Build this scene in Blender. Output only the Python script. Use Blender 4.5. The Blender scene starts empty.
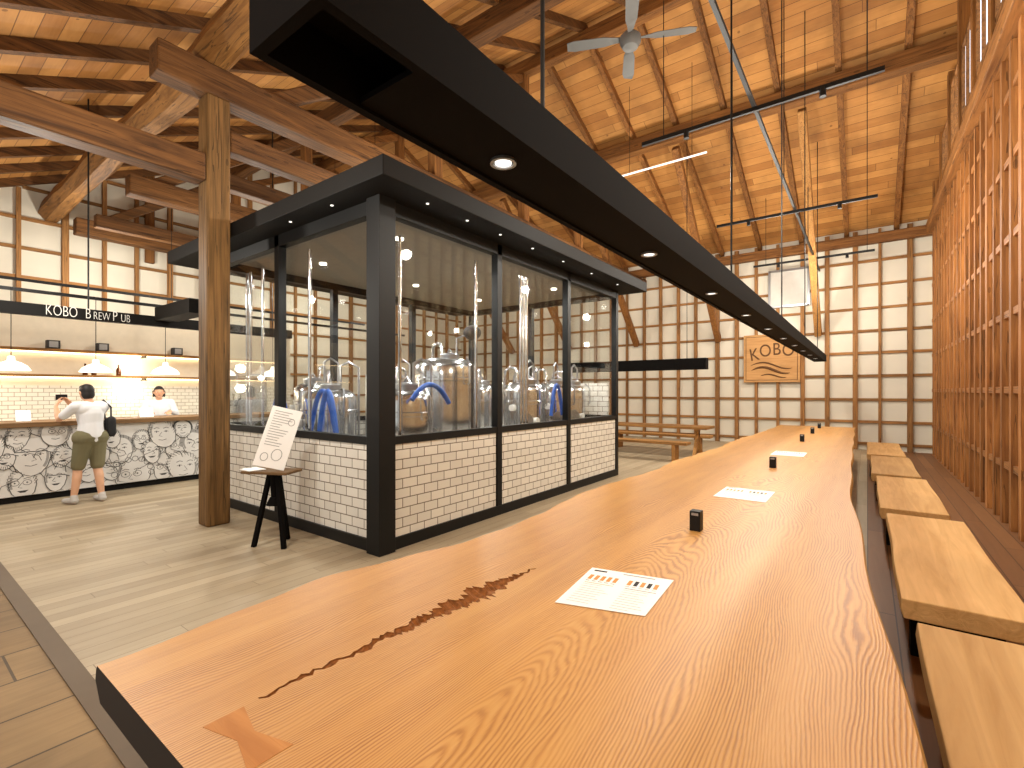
import bpy, bmesh, math, random
from mathutils import Vector, Matrix
random.seed(7)
R = random.Random(11)
scene = bpy.context.scene
COL = scene.collection

def lin(c):
    o = []
    for v in c[:3]:
        v /= 255.0
        o.append(v/12.92 if v <= 0.04045 else ((v+0.055)/1.055)**2.4)
    return (o[0], o[1], o[2], 1.0)

# ------------------------------------------------------------ materials
class NT:
    def __init__(s, name):
        s.m = bpy.data.materials.new(name); s.m.use_nodes = True
        s.t = s.m.node_tree; s.t.nodes.clear()
        s.out = s.t.nodes.new('ShaderNodeOutputMaterial')
    def n(s, typ, **kw):
        nd = s.t.nodes.new(typ)
        for k, v in kw.items(): setattr(nd, k, v)
        return nd
    def put(s, sock, v):
        if isinstance(v, bpy.types.NodeSocket): s.t.links.new(v, sock)
        else: sock.default_value = v
    def math(s, op, a, b=0.0, c=None):
        nd = s.t.nodes.new('ShaderNodeMath'); nd.operation = op
        s.put(nd.inputs[0], a); s.put(nd.inputs[1], b)
        if c is not None: s.put(nd.inputs[2], c)
        return nd.outputs[0]
    def mix(s, f, a, b, mode='MIX'):
        nd = s.t.nodes.new('ShaderNodeMix'); nd.data_type = 'RGBA'; nd.blend_type = mode
        s.put(nd.inputs[0], f); s.put(nd.inputs[6], a); s.put(nd.inputs[7], b)
        return nd.outputs[2]
    def coord(s): return s.t.nodes.new('ShaderNodeTexCoord').outputs['Object']
    def world(s): return s.t.nodes.new('ShaderNodeNewGeometry').outputs['Position']
    def scale(s, vec, sc):
        nd = s.t.nodes.new('ShaderNodeVectorMath'); nd.operation = 'MULTIPLY'
        s.put(nd.inputs[0], vec); nd.inputs[1].default_value = sc
        return nd.outputs[0]
    def noise(s, vec, scale=1, detail=3, rough=0.5, dist=0.0):
        nd = s.n('ShaderNodeTexNoise'); s.put(nd.inputs['Vector'], vec)
        nd.inputs['Scale'].default_value = scale; nd.inputs['Detail'].default_value = detail
        nd.inputs['Roughness'].default_value = rough; nd.inputs['Distortion'].default_value = dist
        return nd.outputs['Fac']
    def ramp(s, f, stops):
        nd = s.n('ShaderNodeValToRGB'); s.put(nd.inputs[0], f)
        e = nd.color_ramp.elements
        while len(e) < len(stops): e.new(0.5)
        for i, (p, c) in enumerate(stops):
            e[i].position = p; e[i].color = c
        return nd.outputs[0]
    def done(s, col, rough=0.5, metal=0.0, bump=None, bstr=0.2, spec=0.5, emis=None, es=0):
        p = s.n('ShaderNodeBsdfPrincipled')
        s.put(p.inputs['Base Color'], col); s.put(p.inputs['Roughness'], rough)
        p.inputs['Metallic'].default_value = metal
        p.inputs['Specular IOR Level'].default_value = spec
        if emis is not None:
            p.inputs['Emission Color'].default_value = emis; p.inputs['Emission Strength'].default_value = es
        if bump is not None:
            b = s.n('ShaderNodeBump'); b.inputs['Strength'].default_value = bstr; b.inputs['Distance'].default_value = 0.01
            s.put(b.inputs['Height'], bump); s.t.links.new(b.outputs[0], p.inputs['Normal'])
        s.t.links.new(p.outputs[0], s.out.inputs[0])
        return s.m

def plain(name, c, rough=0.5, metal=0.0, var=0.06, spec=0.5, nsc=9):
    t = NT(name); n = t.noise(t.coord(), nsc, 3)
    c1 = lin(c); c2 = tuple(max(0, x*(1-var*2.5)) for x in c1[:3])+(1,)
    return t.done(t.mix(n, c1, c2), rough, metal, spec=spec)

def emit(name, c, s):
    t = NT(name); e = t.n('ShaderNodeEmission'); e.inputs[0].default_value = lin(c); e.inputs[1].default_value = s
    t.t.links.new(e.outputs[0], t.out.inputs[0]); return t.m

WC = {}
def wood(kind, axis):
    """timber, grain along axis 0/1/2"""
    key = (kind, axis)
    if key in WC: return WC[key]
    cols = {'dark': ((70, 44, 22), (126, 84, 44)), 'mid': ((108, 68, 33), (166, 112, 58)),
            'light': ((152, 104, 54), (194, 144, 82)), 'post': ((96, 70, 38), (162, 120, 70)), 'log': ((112, 74, 36), (176, 124, 66)),
            'stud': ((130, 82, 42), (188, 130, 74)), 'bench': ((200, 154, 94), (226, 182, 122)),
            'grid': ((132, 90, 50), (176, 128, 76)), 'ctop': ((112, 84, 54), (150, 116, 78)),
            'sign': ((172, 126, 76), (200, 154, 100)), 'pub': ((92, 60, 32), (112, 76, 42)),
            'key': ((172, 112, 56), (198, 138, 76))}[kind]
    t = NT('wood_%s_%d' % (kind, axis))
    sc = [14.0, 14.0, 14.0]; sc[axis] = 0.9
    rnd = t.n('ShaderNodeObjectInfo').outputs['Random']
    cb = t.n('ShaderNodeCombineXYZ'); r10 = t.math('MULTIPLY', rnd, 37.0)
    for i in range(3): t.put(cb.inputs[i], r10)
    def shifted(scv):
        v = t.n('ShaderNodeVectorMath', operation='ADD'); t.put(v.inputs[0], t.scale(t.coord(), scv)); t.put(v.inputs[1], cb.outputs[0]); return v.outputs[0]
    n = t.noise(shifted(sc), 1.0, 5, 0.6, 1.2)
    n2 = t.noise(t.coord(), 1.3, 3)
    c = t.ramp(n, [(0.3, lin(cols[0])), (0.68, lin(cols[1]))])
    c = t.mix(t.math('MULTIPLY', n2, 0.5), c, lin(tuple(x*0.74 for x in cols[0])))
    h0 = n
    if kind in ('dark', 'mid', 'post', 'log', 'stud', 'light', 'grid'):
        sc2 = [22.0]*3; sc2[axis] = 0.5
        k = t.noise(shifted(sc2), 1.0, 2, 0.4, 0.6)
        k = t.math('LESS_THAN', t.math('ABSOLUTE', t.math('SUBTRACT', k, 0.5)), 0.014)
        c = t.mix(t.math('MULTIPLY', k, 0.6), c, lin(tuple(x*0.45 for x in cols[0])))
        vo = t.n('ShaderNodeTexVoronoi'); sc3 = [5.0]*3; sc3[axis] = 2.0; t.put(vo.inputs['Vector'], shifted(sc3)); vo.inputs['Scale'].default_value = 1.0
        kn = t.math('LESS_THAN', vo.outputs['Distance'], 0.12)
        c = t.mix(t.math('MULTIPLY', kn, 0.45), c, lin(tuple(x*0.5 for x in cols[0])))
        h0 = t.math('SUBTRACT', n, k)
    br = t.math('MULTIPLY_ADD', rnd, 0.4, 0.8)
    h = t.n('ShaderNodeHueSaturation'); t.put(h.inputs['Value'], br); t.put(h.inputs['Color'], c)
    WC[key] = t.done(h.outputs[0], 0.65, bump=h0, bstr=0.5, spec=0.25)
    return WC[key]

def planks(name, wa, la, width, length, c1, c2, seam=(60, 40, 25), rough=0.5, seamw=0.02, contrast=1.0, knots=False, stain=0.0):
    t = NT(name); s = t.n('ShaderNodeSeparateXYZ'); t.put(s.inputs[0], t.world())
    w = t.math('DIVIDE', s.outputs[wa], width); wi = t.math('FLOOR', w); wf = t.math('FRACT', w)
    off = t.n('ShaderNodeTexWhiteNoise', noise_dimensions='1D'); t.put(off.inputs['W'], wi)
    l = t.math('ADD', t.math('DIVIDE', s.outputs[la], length), t.math('MULTIPLY', off.outputs[0], 7.3))
    li = t.math('FLOOR', l); lf = t.math('FRACT', l)
    cb = t.n('ShaderNodeCombineXYZ'); t.put(cb.inputs[0], wi); t.put(cb.inputs[1], li)
    rn = t.n('ShaderNodeTexWhiteNoise', noise_dimensions='2D'); t.put(rn.inputs['Vector'], cb.outputs[0])
    sc = [16.0]*3; sc[la] = 1.2
    v = t.n('ShaderNodeVectorMath', operation='ADD'); t.put(v.inputs[0], t.scale(t.world(), sc)); t.put(v.inputs[1], t.scale(rn.outputs['Color'], (30, 30, 30)))
    g = t.noise(v.outputs[0], 1, 4, 0.6, 1.0)
    f = t.math('ADD', t.math('MULTIPLY', rn.outputs['Value'], 0.6*contrast), t.math('MULTIPLY', g, 0.6))
    c = t.mix(f, lin(c1), lin(c2))
    if stain:
        sn = t.noise(t.world(), 0.9, 4, 0.6)
        c = t.mix(t.math('MULTIPLY', t.math('MAXIMUM', t.math('SUBTRACT', sn, 0.42), 0.0), stain*4), c, lin(tuple(x*0.62 for x in c2)))
    if knots:
        vo = t.n('ShaderNodeTexVoronoi'); t.put(vo.inputs['Vector'], t.world()); vo.inputs['Scale'].default_value = 2.6
        k = t.math('LESS_THAN', vo.outputs['Distance'], 0.07)
        c = t.mix(t.math('MULTIPLY', k, 0.6), c, lin(seam))
    m1 = t.math('LESS_THAN', wf, seamw); m2 = t.math('LESS_THAN', lf, seamw*width/length)
    m = t.math('MAXIMUM', m1, m2)
    c = t.mix(t.math('MULTIPLY', m, 0.8), c, lin(seam))
    return t.done(c, rough, bump=t.math('SUBTRACT', g, m), bstr=0.15, spec=0.35)

def tiles(name, ua, tw=0.2, th=0.1, c=(238, 234, 224), g=(112, 100, 82)):
    t = NT(name); s = t.n('ShaderNodeSeparateXYZ'); t.put(s.inputs[0], t.world())
    cb = t.n('ShaderNodeCombineXYZ'); t.put(cb.inputs[0], s.outputs[ua]); t.put(cb.inputs[1], s.outputs[2])
    b = t.n('ShaderNodeTexBrick'); t.put(b.inputs['Vector'], cb.outputs[0])
    b.inputs['Scale'].default_value = 1.0; b.inputs['Brick Width'].default_value = tw; b.inputs['Row Height'].default_value = th
    b.inputs['Mortar Size'].default_value = 0.005; b.inputs['Mortar Smooth'].default_value = 0.1
    b.inputs['Color1'].default_value = lin(c); b.inputs['Color2'].default_value = lin(tuple(x*0.95 for x in c)); b.inputs['Mortar'].default_value = lin(g)
    return t.done(b.outputs['Color'], 0.25, bump=t.math('SUBTRACT', 1.0, b.outputs['Fac']), bstr=0.3)

M = {}
M['black'] = plain('black_steel', (14, 13, 12), 0.5, spec=0.3)
M['black2'] = plain('black_paint', (20, 18, 16), 0.7, spec=0.2)
M['beamblack'] = plain('stained_black_wood', (12, 9, 8), 0.8, spec=0.1)
M['panel'] = plain('plaster_panel', (224, 217, 200), 0.85, nsc=1.5, var=0.08)
M['white'] = plain('white_paint', (240, 238, 232), 0.5)
M['greywin'] = plain('pale_grey_board', (206, 202, 194), 0.6)
M['paper'] = plain('paper', (244, 242, 238), 0.6, var=0.01)
M['mural'] = plain('mural_ground', (222, 220, 216), 0.7, var=0.03)
M['cream'] = plain('cream_wall', (236, 224, 200), 0.7)
M['steel'] = plain('stainless_steel', (220, 221, 223), 0.16, 0.95)
M['steeld'] = plain('brushed_steel', (168, 169, 171), 0.3, 0.9)
M['fan'] = plain('grey_enamel', (96, 96, 94), 0.5)
M['blue'] = plain('blue_hose', (30, 90, 185), 0.4)
M['skin'] = plain('skin', (222, 172, 138), 0.5)
M['hair'] = plain('black_hair', (24, 18, 16), 0.6)
M['shirt'] = plain('white_cotton', (236, 238, 242), 0.8, var=0.02)
M['olive'] = plain('olive_cloth', (120, 114, 84), 0.85)
M['bagm'] = plain('black_nylon', (25, 25, 28), 0.7)
M['shoe'] = plain('shoe_rubber', (200, 196, 190), 0.6)
M['lip'] = plain('lips', (170, 90, 80), 0.5)
M['ink'] = plain('black_ink', (30, 28, 28), 0.8)
M['inkm'] = plain('mural_ink', (66, 64, 62), 0.8)
M['inkg'] = plain('grey_ink', (160, 158, 155), 0.8)
M['orange'] = plain('amber_print', (222, 140, 50), 0.6)
M['amberglass'] = plain('amber_glass', (90, 48, 20), 0.15)
M['rubber'] = plain('dark_rubber', (48, 44, 42), 0.7)
M['crack'] = plain('rotten_wood', (186, 116, 54), 0.95, var=0.37, nsc=60)
M['plinth'] = plain('worn_threshold', (98, 80, 58), 0.6)
M['inner'] = plain('booth_ceiling_panel', (138, 130, 116), 0.7)
M['lamp'] = emit('lamp_glow', (255, 244, 225), 8)
M['lamp2'] = emit('downlight_glow', (255, 246, 234), 1.8)
M['strip'] = emit('led_strip', (255, 222, 170), 8)
M['day'] = emit('daylight_pane', (244, 247, 255), 2.0)
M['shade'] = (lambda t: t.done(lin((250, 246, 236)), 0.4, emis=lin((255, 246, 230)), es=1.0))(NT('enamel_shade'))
M['ceil'] = planks('ceiling_boards', 1, 0, 0.2, 3.6, (208, 152, 84), (158, 104, 50), (84, 52, 26), 0.7, 0.05, 1.1, True, 0.5)
M['floor'] = planks('floor_boards', 0, 1, 0.13, 2.2, (192, 176, 148), (148, 132, 106), (104, 90, 70), 0.5, 0.035, 0.9, False, 0.12)
M['oldfloor'] = planks('old_floor_boards', 0, 1, 0.42, 3.3, (180, 150, 104), (116, 90, 56), (48, 36, 22), 0.6, 0.03, 1.0, True, 0.5)
M['redfloor'] = planks('aisle_boards', 0, 1, 0.16, 2.5, (146, 102, 62), (104, 68, 40), (50, 32, 20), 0.5, 0.05, 0.9)
M['studwall'] = planks('wall_boards', 2, 1, 0.9, 3.0, (232, 208, 166), (212, 182, 134), (140, 104, 64), 0.8, 0.04)
M['tileX'] = tiles('subway_tile_x', 0)
M['tileY'] = tiles('subway_tile_y', 1)
M['tileW'] = tiles('bar_tile', 1, 0.15, 0.075, (236, 230, 214), (170, 156, 132))

def glassmat():
    t = NT('clear_glass'); a = t.n('ShaderNodeBsdfTransparent'); a.inputs[0].default_value = (0.965, 0.975, 0.97, 1)
    g = t.n('ShaderNodeBsdfGlossy'); g.inputs['Roughness'].default_value = 0.02
    lw = t.n('ShaderNodeLayerWeight'); lw.inputs['Blend'].default_value = 0.12
    f = t.math('MULTIPLY_ADD', lw.outputs['Fresnel'], 0.2, 0.025)
    mx = t.n('ShaderNodeMixShader'); t.put(mx.inputs[0], f); t.t.links.new(a.outputs[0], mx.inputs[1]); t.t.links.new(g.outputs[0], mx.inputs[2])
    t.t.links.new(mx.outputs[0], t.out.inputs[0]); return t.m
M['glass'] = glassmat()

def tablemat():
    t = NT('table_slab_wood'); co = t.world()
    sh = t.n('ShaderNodeVectorMath', operation='SUBTRACT'); t.put(sh.inputs[0], co); sh.inputs[1].default_value = (-0.80, 0.5, 0.75)
    low = t.noise(t.scale(sh.outputs[0], (1.7, 0.45, 1)), 1.0, 3, 0.5)
    st = t.scale(sh.outputs[0], (1.0, 0.14, 0.0))
    sx = t.n('ShaderNodeSeparateXYZ'); t.put(sx.inputs[0], st)
    d = t.math('SQRT', t.math('ADD', t.math('POWER', t.math('ABSOLUTE', sx.outputs[0]), 2.0), t.math('POWER', t.math('ABSOLUTE', sx.outputs[1]), 2.0)))
    d = t.math('ADD', d, t.math('MULTIPLY', low, 0.36))
    wob = t.noise(t.scale(co, (7, 3.0, 1)), 1.0, 4, 0.65)
    fine = t.noise(t.scale(co, (120, 2.4, 1)), 1.0, 5, 0.7)
    ph = t.math('ADD', t.math('MULTIPLY', d, 620.0), t.math('ADD', t.math('MULTIPLY', fine, 4.0), t.math('MULTIPLY', wob, 9.0)))
    w = t.math('SINE', ph)
    w = t.math('MULTIPLY_ADD', w, 0.5, 0.5)
    w = t.math('POWER', w, 1.5)
    amp = t.math('MULTIPLY_ADD', t.noise(t.scale(co, (11, 0.9, 1)), 1.0, 3), 1.1, -0.1)
    g = t.math('ADD', t.math('MULTIPLY', t.math('MULTIPLY', w, amp), 0.95), t.math('MULTIPLY', fine, 0.55))
    c = t.ramp(g, [(0.16, lin((214, 168, 98))), (0.5, lin((194, 142, 74))), (0.95, lin((130, 82, 36)))])
    big = t.noise(t.scale(co, (2.6, 0.4, 1)), 1.0, 3)
    c = t.mix(t.math('MULTIPLY', big, 0.6), c, lin((178, 118, 56)))
    return t.done(c, 0.42, bump=g, bstr=0.1, spec=0.35)
M['table'] = tablemat()
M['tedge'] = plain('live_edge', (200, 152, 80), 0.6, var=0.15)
M['tend'] = plain('dark_end', (34, 26, 20), 0.7)  # near-black tone for the two end faces of the slab

# ------------------------------------------------------------ mesh builder
class MB:
    def __init__(s): s.v = []; s.f = []; s.mi = []
    def add(s, vs, fs, m=0):
        o = len(s.v); s.v += [tuple(v) for v in vs]
        for f in fs: s.f.append([i+o for i in f]); s.mi.append(m)
        return s
    def box(s, x0, x1, y0, y1, z0, z1, m=0):
        vs = [(x0, y0, z0), (x1, y0, z0), (x1, y1, z0), (x0, y1, z0), (x0, y0, z1), (x1, y0, z1), (x1, y1, z1), (x0, y1, z1)]
        return s.add(vs, [(0, 3, 2, 1), (4, 5, 6, 7), (0, 1, 5, 4), (1, 2, 6, 5), (2, 3, 7, 6), (3, 0, 4, 7)], m)
    def beam(s, p1, p2, w, h, m=0, up=(0, 0, 1)):
        p1 = Vector(p1); p2 = Vector(p2); d = (p2-p1).normalized(); up = Vector(up)
        if abs(d.dot(up)) > 0.98: up = Vector((0, 1, 0))
        r = d.cross(up).normalized(); u = r.cross(d).normalized()
        vs = []
        for p in (p1, p2):
            for a, b in ((-1, -1), (1, -1), (1, 1), (-1, 1)): vs.append(p+r*a*w/2+u*b*h/2)
        return s.add(vs, [(0, 1, 2, 3), (7, 6, 5, 4), (0, 4, 5, 1), (1, 5, 6, 2), (2, 6, 7, 3), (3, 7, 4, 0)], m)
    def tube(s, pts, r, seg=8, m=0):
        pts = [Vector(p) for p in pts]; n = len(pts); rs = r if isinstance(r, (list, tuple)) else [r]*n
        d0 = (pts[1]-pts[0]).normalized(); a = Vector((0, 0, 1)) if abs(d0.z) < 0.9 else Vector((1, 0, 0))
        vs = []
        for i, p in enumerate(pts):
            d = (pts[min(i+1, n-1)]-pts[max(i-1, 0)]).normalized()
            x = (a-d*a.dot(d)).normalized(); a = x; y = d.cross(x)
            for k in range(seg):
                t = 2*math.pi*k/seg; vs.append(p+(x*math.cos(t)+y*math.sin(t))*rs[i])
        fs = [(i*seg+k, i*seg+(k+1) % seg, (i+1)*seg+(k+1) % seg, (i+1)*seg+k) for i in range(n-1) for k in range(seg)]
        fs += [tuple(range(seg))[::-1], tuple((n-1)*seg+k for k in range(seg))]
        return s.add(vs, fs, m)
    def cyl(s, p1, p2, r1, r2=None, seg=16, m=0):
        return s.tube([p1, p2], [r1, r1 if r2 is None else r2], seg, m)
    def lathe(s, prof, c=(0, 0, 0), seg=24, m=0):
        vs = []; n = len(prof)
        for r, z in prof:
            for k in range(seg):
                t = 2*math.pi*k/seg; vs.append((c[0]+max(r, 1e-4)*math.cos(t), c[1]+max(r, 1e-4)*math.sin(t), c[2]+z))
        fs = [(i*seg+k, i*seg+(k+1) % seg, (i+1)*seg+(k+1) % seg, (i+1)*seg+k) for i in range(n-1) for k in range(seg)]
        fs += [tuple(range(seg))[::-1], tuple((n-1)*seg+k for k in range(seg))]
        return s.add(vs, fs, m)
    def ell(s, c, r, seg=16, rings=10, m=0):
        if not isinstance(r, (tuple, list)): r = (r, r, r)
        vs = []
        for i in range(rings+1):
            ph = math.pi*(i+0.0)/rings; ph = min(max(ph, 0.02), math.pi-0.02)
            for k in range(seg):
                t = 2*math.pi*k/seg
                vs.append((c[0]+r[0]*math.sin(ph)*math.cos(t), c[1]+r[1]*math.sin(ph)*math.sin(t), c[2]-r[2]*math.cos(ph)))
        fs = [(i*seg+k, i*seg+(k+1) % seg, (i+1)*seg+(k+1) % seg, (i+1)*seg+k) for i in range(rings) for k in range(seg)]
        fs += [tuple(range(seg))[::-1], tuple(rings*seg+k for k in range(seg))]
        return s.add(vs, fs, m)
    def cap(s, p1, r1, p2, r2, flat=1.0, seg=14, m=0):
        p1 = Vector(p1); p2 = Vector(p2); d = (p2-p1).normalized()
        a = Vector((0, 1, 0)) if abs(d.y) < 0.9 else Vector((1, 0, 0))
        x = (a-d*a.dot(d)).normalized(); y = d.cross(x); vs = []; rows = []
        for i in range(5):
            t = math.pi/2*i/4; rows.append((p1-d*r1*math.cos(t), r1*max(math.sin(t), 0.03)))
        for i in range(5):
            t = math.pi/2*i/4; rows.append((p2+d*r2*math.sin(t), r2*max(math.cos(t), 0.03)))
        for p, r in rows:
            for k in range(seg):
                t = 2*math.pi*k/seg; q = p+(x*math.cos(t)*flat+y*math.sin(t))*r; vs.append(q)
        n = len(rows)
        fs = [(i*seg+k, i*seg+(k+1) % seg, (i+1)*seg+(k+1) % seg, (i+1)*seg+k) for i in range(n-1) for k in range(seg)]
        fs += [tuple(range(seg))[::-1], tuple((n-1)*seg+k for k in range(seg))]
        return s.add(vs, fs, m)
    def prism(s, poly, z0, z1, m=0):
        n = len(poly); vs = [(x, y, z0) for x, y in poly]+[(x, y, z1) for x, y in poly]
        fs = [tuple(range(n))[::-1], tuple(range(n, 2*n))]+[(i, (i+1) % n, n+(i+1) % n, n+i) for i in range(n)]
        return s.add(vs, fs, m)

WL = {}
def finish(ob, parent, org, label, cat, group, kind):
    if parent is not None:
        ob.parent = parent; ob.location = Vector(org)-WL[parent.name]
    else: ob.location = org
    COL.objects.link(ob); WL[ob.name] = Vector(org)
    if label: ob['label'] = label
    if cat and parent is None: ob['category'] = cat
    if group: ob['group'] = group
    if kind: ob['kind'] = kind
    return ob

def mk(name, mb, mats, parent=None, label=None, cat=None, group=None, kind=None, smooth=False, bevel=0, org=None):
    if not isinstance(mats, (list, tuple)): mats = [mats]
    vs = mb.v
    if org is None:
        xs = [v[0] for v in vs]; ys = [v[1] for v in vs]; zs = [v[2] for v in vs]
        org = ((min(xs)+max(xs))/2, (min(ys)+max(ys))/2, min(zs))
    me = bpy.data.meshes.new(name)
    me.from_pydata([(v[0]-org[0], v[1]-org[1], v[2]-org[2]) for v in vs], [], mb.f)
    for m in mats: me.materials.append(m)
    for p, i in zip(me.polygons, mb.mi): p.material_index = i; p.use_smooth = smooth
    me.validate(); me.update()
    if kind != 'nofix':
        b = bmesh.new(); b.from_mesh(me); bmesh.ops.recalc_face_normals(b, faces=b.faces); b.to_mesh(me); b.free()
    if smooth:
        me.set_sharp_from_angle(angle=math.radians(40))
    ob = bpy.data.objects.new(name, me)
    if bevel:
        bv = ob.modifiers.new('bevel', 'BEVEL'); bv.width = bevel; bv.segments = 2; bv.limit_method = 'ANGLE'
    return finish(ob, parent, org, label, cat, group, None if kind == 'nofix' else kind)

def empty(name, loc, label=None, cat=None, group=None, kind=None, parent=None):
    ob = bpy.data.objects.new(name, None); ob.empty_display_size = 0.1
    return finish(ob, parent, loc, label, cat, group, kind)

def dup(root, loc, rotz=None, parent=None):
    c = root.copy(); COL.objects.link(c)
    if parent: c.parent = parent
    else:
        c.location = loc
        if rotz is not None: c.rotation_euler[2] = rotz
    for ch in root.children:
        dup(ch, None, None, c)
    return c

def textmesh(mb, s, size, mat4, m=0, ext=0.006, bold=0.0):
    cu = bpy.data.curves.new('t', 'FONT'); cu.body = s; cu.size = size; cu.extrude = ext; cu.offset = bold
    cu.align_x = 'CENTER'; cu.align_y = 'CENTER'
    o = bpy.data.objects.new('t', cu); COL.objects.link(o)
    bpy.context.view_layer.update()
    me = bpy.data.meshes.new_from_object(o.evaluated_get(bpy.context.evaluated_depsgraph_get()))
    mb.add([mat4 @ v.co for v in me.vertices], [tuple(p.vertices) for p in me.polygons], m)
    bpy.data.objects.remove(o); bpy.data.meshes.remove(me)
def frame(o, x, y):
    x = Vector(x); y = Vector(y); z = x.cross(y)
    m = Matrix.Identity(4)
    for i in range(3): m[i][0] = x[i]; m[i][1] = y[i]; m[i][2] = z[i]; m[i][3] = o[i]
    return m

def bake(mb, voxel=0.01, sm=4):
    me = bpy.data.meshes.new('tmp'); me.from_pydata(mb.v, [], mb.f); me.validate()
    b = bmesh.new(); b.from_mesh(me); bmesh.ops.recalc_face_normals(b, faces=b.faces); b.to_mesh(me); b.free()
    o = bpy.data.objects.new('tmp', me); COL.objects.link(o)
    r = o.modifiers.new('r', 'REMESH'); r.mode = 'VOXEL'; r.voxel_size = voxel
    s = o.modifiers.new('s', 'SMOOTH'); s.iterations = sm; s.factor = 0.5
    bpy.context.view_layer.update()
    e = bpy.data.meshes.new_from_object(o.evaluated_get(bpy.context.evaluated_depsgraph_get()))
    out = MB(); out.add([tuple(v.co) for v in e.vertices], [tuple(p.vertices) for p in e.polygons])
    bpy.data.objects.remove(o)
    return out

# ------------------------------------------------------------ room
XL, XR, YB, YF = -15.0, 1.4, 16.3, -3.2
RY, RZ, S = 9.0, 9.3, 0.45
def roof(y): return RZ-S*abs(y-RY)

mk('floor', MB().box(XL, 0.0, 0.76, YB, -0.1, 0), M['floor'], kind='structure', label='pale grey-beige narrow wooden floor boards', cat='floor')
mk('floor', MB().box(XL, XR, YF, 0.66, -0.1, 0), M['oldfloor'], kind='structure', label='wide old worn wooden floor boards', cat='floor')
mk('floor', MB().box(0.0, XR, 0.66, YB, -0.1, 0), M['redfloor'], kind='structure', label='reddish brown boards of the side aisle', cat='floor')
mk('trim_1', MB().box(XL, 0.0, 0.66, 0.76, -0.1, 0.008), M['plinth'], kind='structure', label='brown threshold strip between two floors', cat='trim')

def panelwall(name, axis, at, a0, a1, inner, spacing, rows, top, gridmat, panelmat, studw=0.085, studd=0.1, out=0.15, lab='', studtop=None, raild=0.6, railw=0.07, jit=0.0):
    mb = MB()
    o0, o1 = sorted((at, at-inner*out))
    if axis == 'x':
        mb.box(a0, a1, o0, o1, 0, top(at))
    else:
        ys = sorted(set([a0, RY, a1])) if a0 < RY < a1 else [a0, a1]
        poly = [(a0, 0)]+[(y, top(y)) for y in ys]+[(a1, 0)]
        n = len(poly)
        vs = [(o0, y, z) for y, z in poly]+[(o1, y, z) for y, z in poly]
        mb.add(vs, [tuple(range(n)), tuple(range(n, 2*n))[::-1]]+[(i, (i+1) % n, n+(i+1) % n, n+i) for i in range(n)])
    w = mk(name, mb, panelmat, kind='structure', label=lab, cat='wall')
    k = a0+spacing/2; i0, i1 = sorted((at, at+inner*studd))
    j0, j1 = sorted((at, at+inner*studd*raild))
    while k < a1:
        sw = studw*(1+R.uniform(-.25, .4)*(jit > 0)); kk = min(max(k+R.uniform(-jit, jit), a0+.1), a1-.1)
        if axis == 'x': b = MB().box(kk-sw/2, kk+sw/2, i0, i1, 0, top(at)-0.05)
        else:
            tz = top(kk)-0.1
            if studtop: tz = min(tz, studtop(kk))
            b = MB().box(i0, i1, kk-sw/2, kk+sw/2, 0, tz)
        mk('stud', b, wood(gridmat, 2), parent=w)
        k += spacing
    for z in rows:
        rz = z+R.uniform(-jit, jit)*.5
        if axis == 'x': b = MB().box(a0, a1, j0, j1, rz-railw/2, rz+railw/2)
        else:
            dy = (RZ-z-0.1)/S; b = MB().box(j0, j1, max(a0, RY-dy), min(a1, RY+dy), rz-railw/2, rz+railw/2)
        mk('rail', b, wood(gridmat, 0 if axis == 'x' else 1), parent=w)
    return w

rows = [0.15+0.62*i for i in range(10)]
wb = panelwall('wall_back', 'x', YB, XL, XR, -1, 0.6, rows, lambda y: roof(YB), 'grid', M['panel'], lab='white plaster wall behind a brown timber grid', jit=.05)
wl = panelwall('wall_left', 'y', XL, YF, YB, 1, 0.7, [0.15+0.66*i for i in range(12)], roof, 'grid', M['panel'], lab='white plaster gable wall behind brown timber grid', jit=.06)
wr = panelwall('wall_right', 'y', XR, YF, YB, -1, 0.45, [0.7, 1.6, 2.5, 3.4, 4.3, 5.1], roof, 'stud', M['studwall'], 0.09, 0.085, lab='pale panelled gable wall with close brown timber studs', studtop=lambda k: 5.6, railw=.08, jit=.03, raild=.8)
wi = 0
for k in range(7):
    y = 5.2+k*1.3
    wi += 1
    z1 = min(roof(y+0.5)-0.35, roof(y-0.5)-0.35, 7.3)
    w = mk('window_%d' % wi, MB().box(XR-0.1, XR-0.08, y-0.42, y+0.42, 6.15, z1), M['day'], kind='structure', label='small bright clerestory window pane', cat='window')
    fb = MB()
    for yy in (y-.42, y, y+.42): fb.box(XR-.14, XR-.0, yy-.03, yy+.03, 6.1, z1+.04)
    for zz in (6.12, z1): fb.box(XR-.14, XR-.0, y-.45, y+.45, zz-.03, zz+.03)
    mk('frame', fb, wood('mid', 1), parent=w)
for k in range(9):
    y = 4.55+k*1.3
    if y > 15: break
    mk('stud', MB().box(XR-.16, XR, y-.08, y+.08, 5.9, roof(y)-.12), wood('mid', 2), parent=wr)
mk('wall_plate_beam', MB().box(XR-0.2, XR-0.0, YF, YB, 5.6, 5.85), wood('mid', 1), label='long brown timber beam along studded gable wall', cat='beam', bevel=0.015)
wi += 1
w = mk('window_%d' % wi, MB().box(-2.35, -1.35, YB-0.16, YB-0.11, 4.1, 5.15), M['greywin'], kind='structure', label='square white shuttered window in plaster wall', cat='window')
b = MB()
for x in (-2.35, -1.35): b.box(x-0.03, x+0.03, YB-0.19, YB-0.1, 4.07, 5.18)
for z in (4.1, 5.15): b.box(-2.35, -1.35, YB-0.19, YB-0.1, z-0.03, z+0.03)
mk('frame', b, M['steeld'], parent=w)

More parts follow.
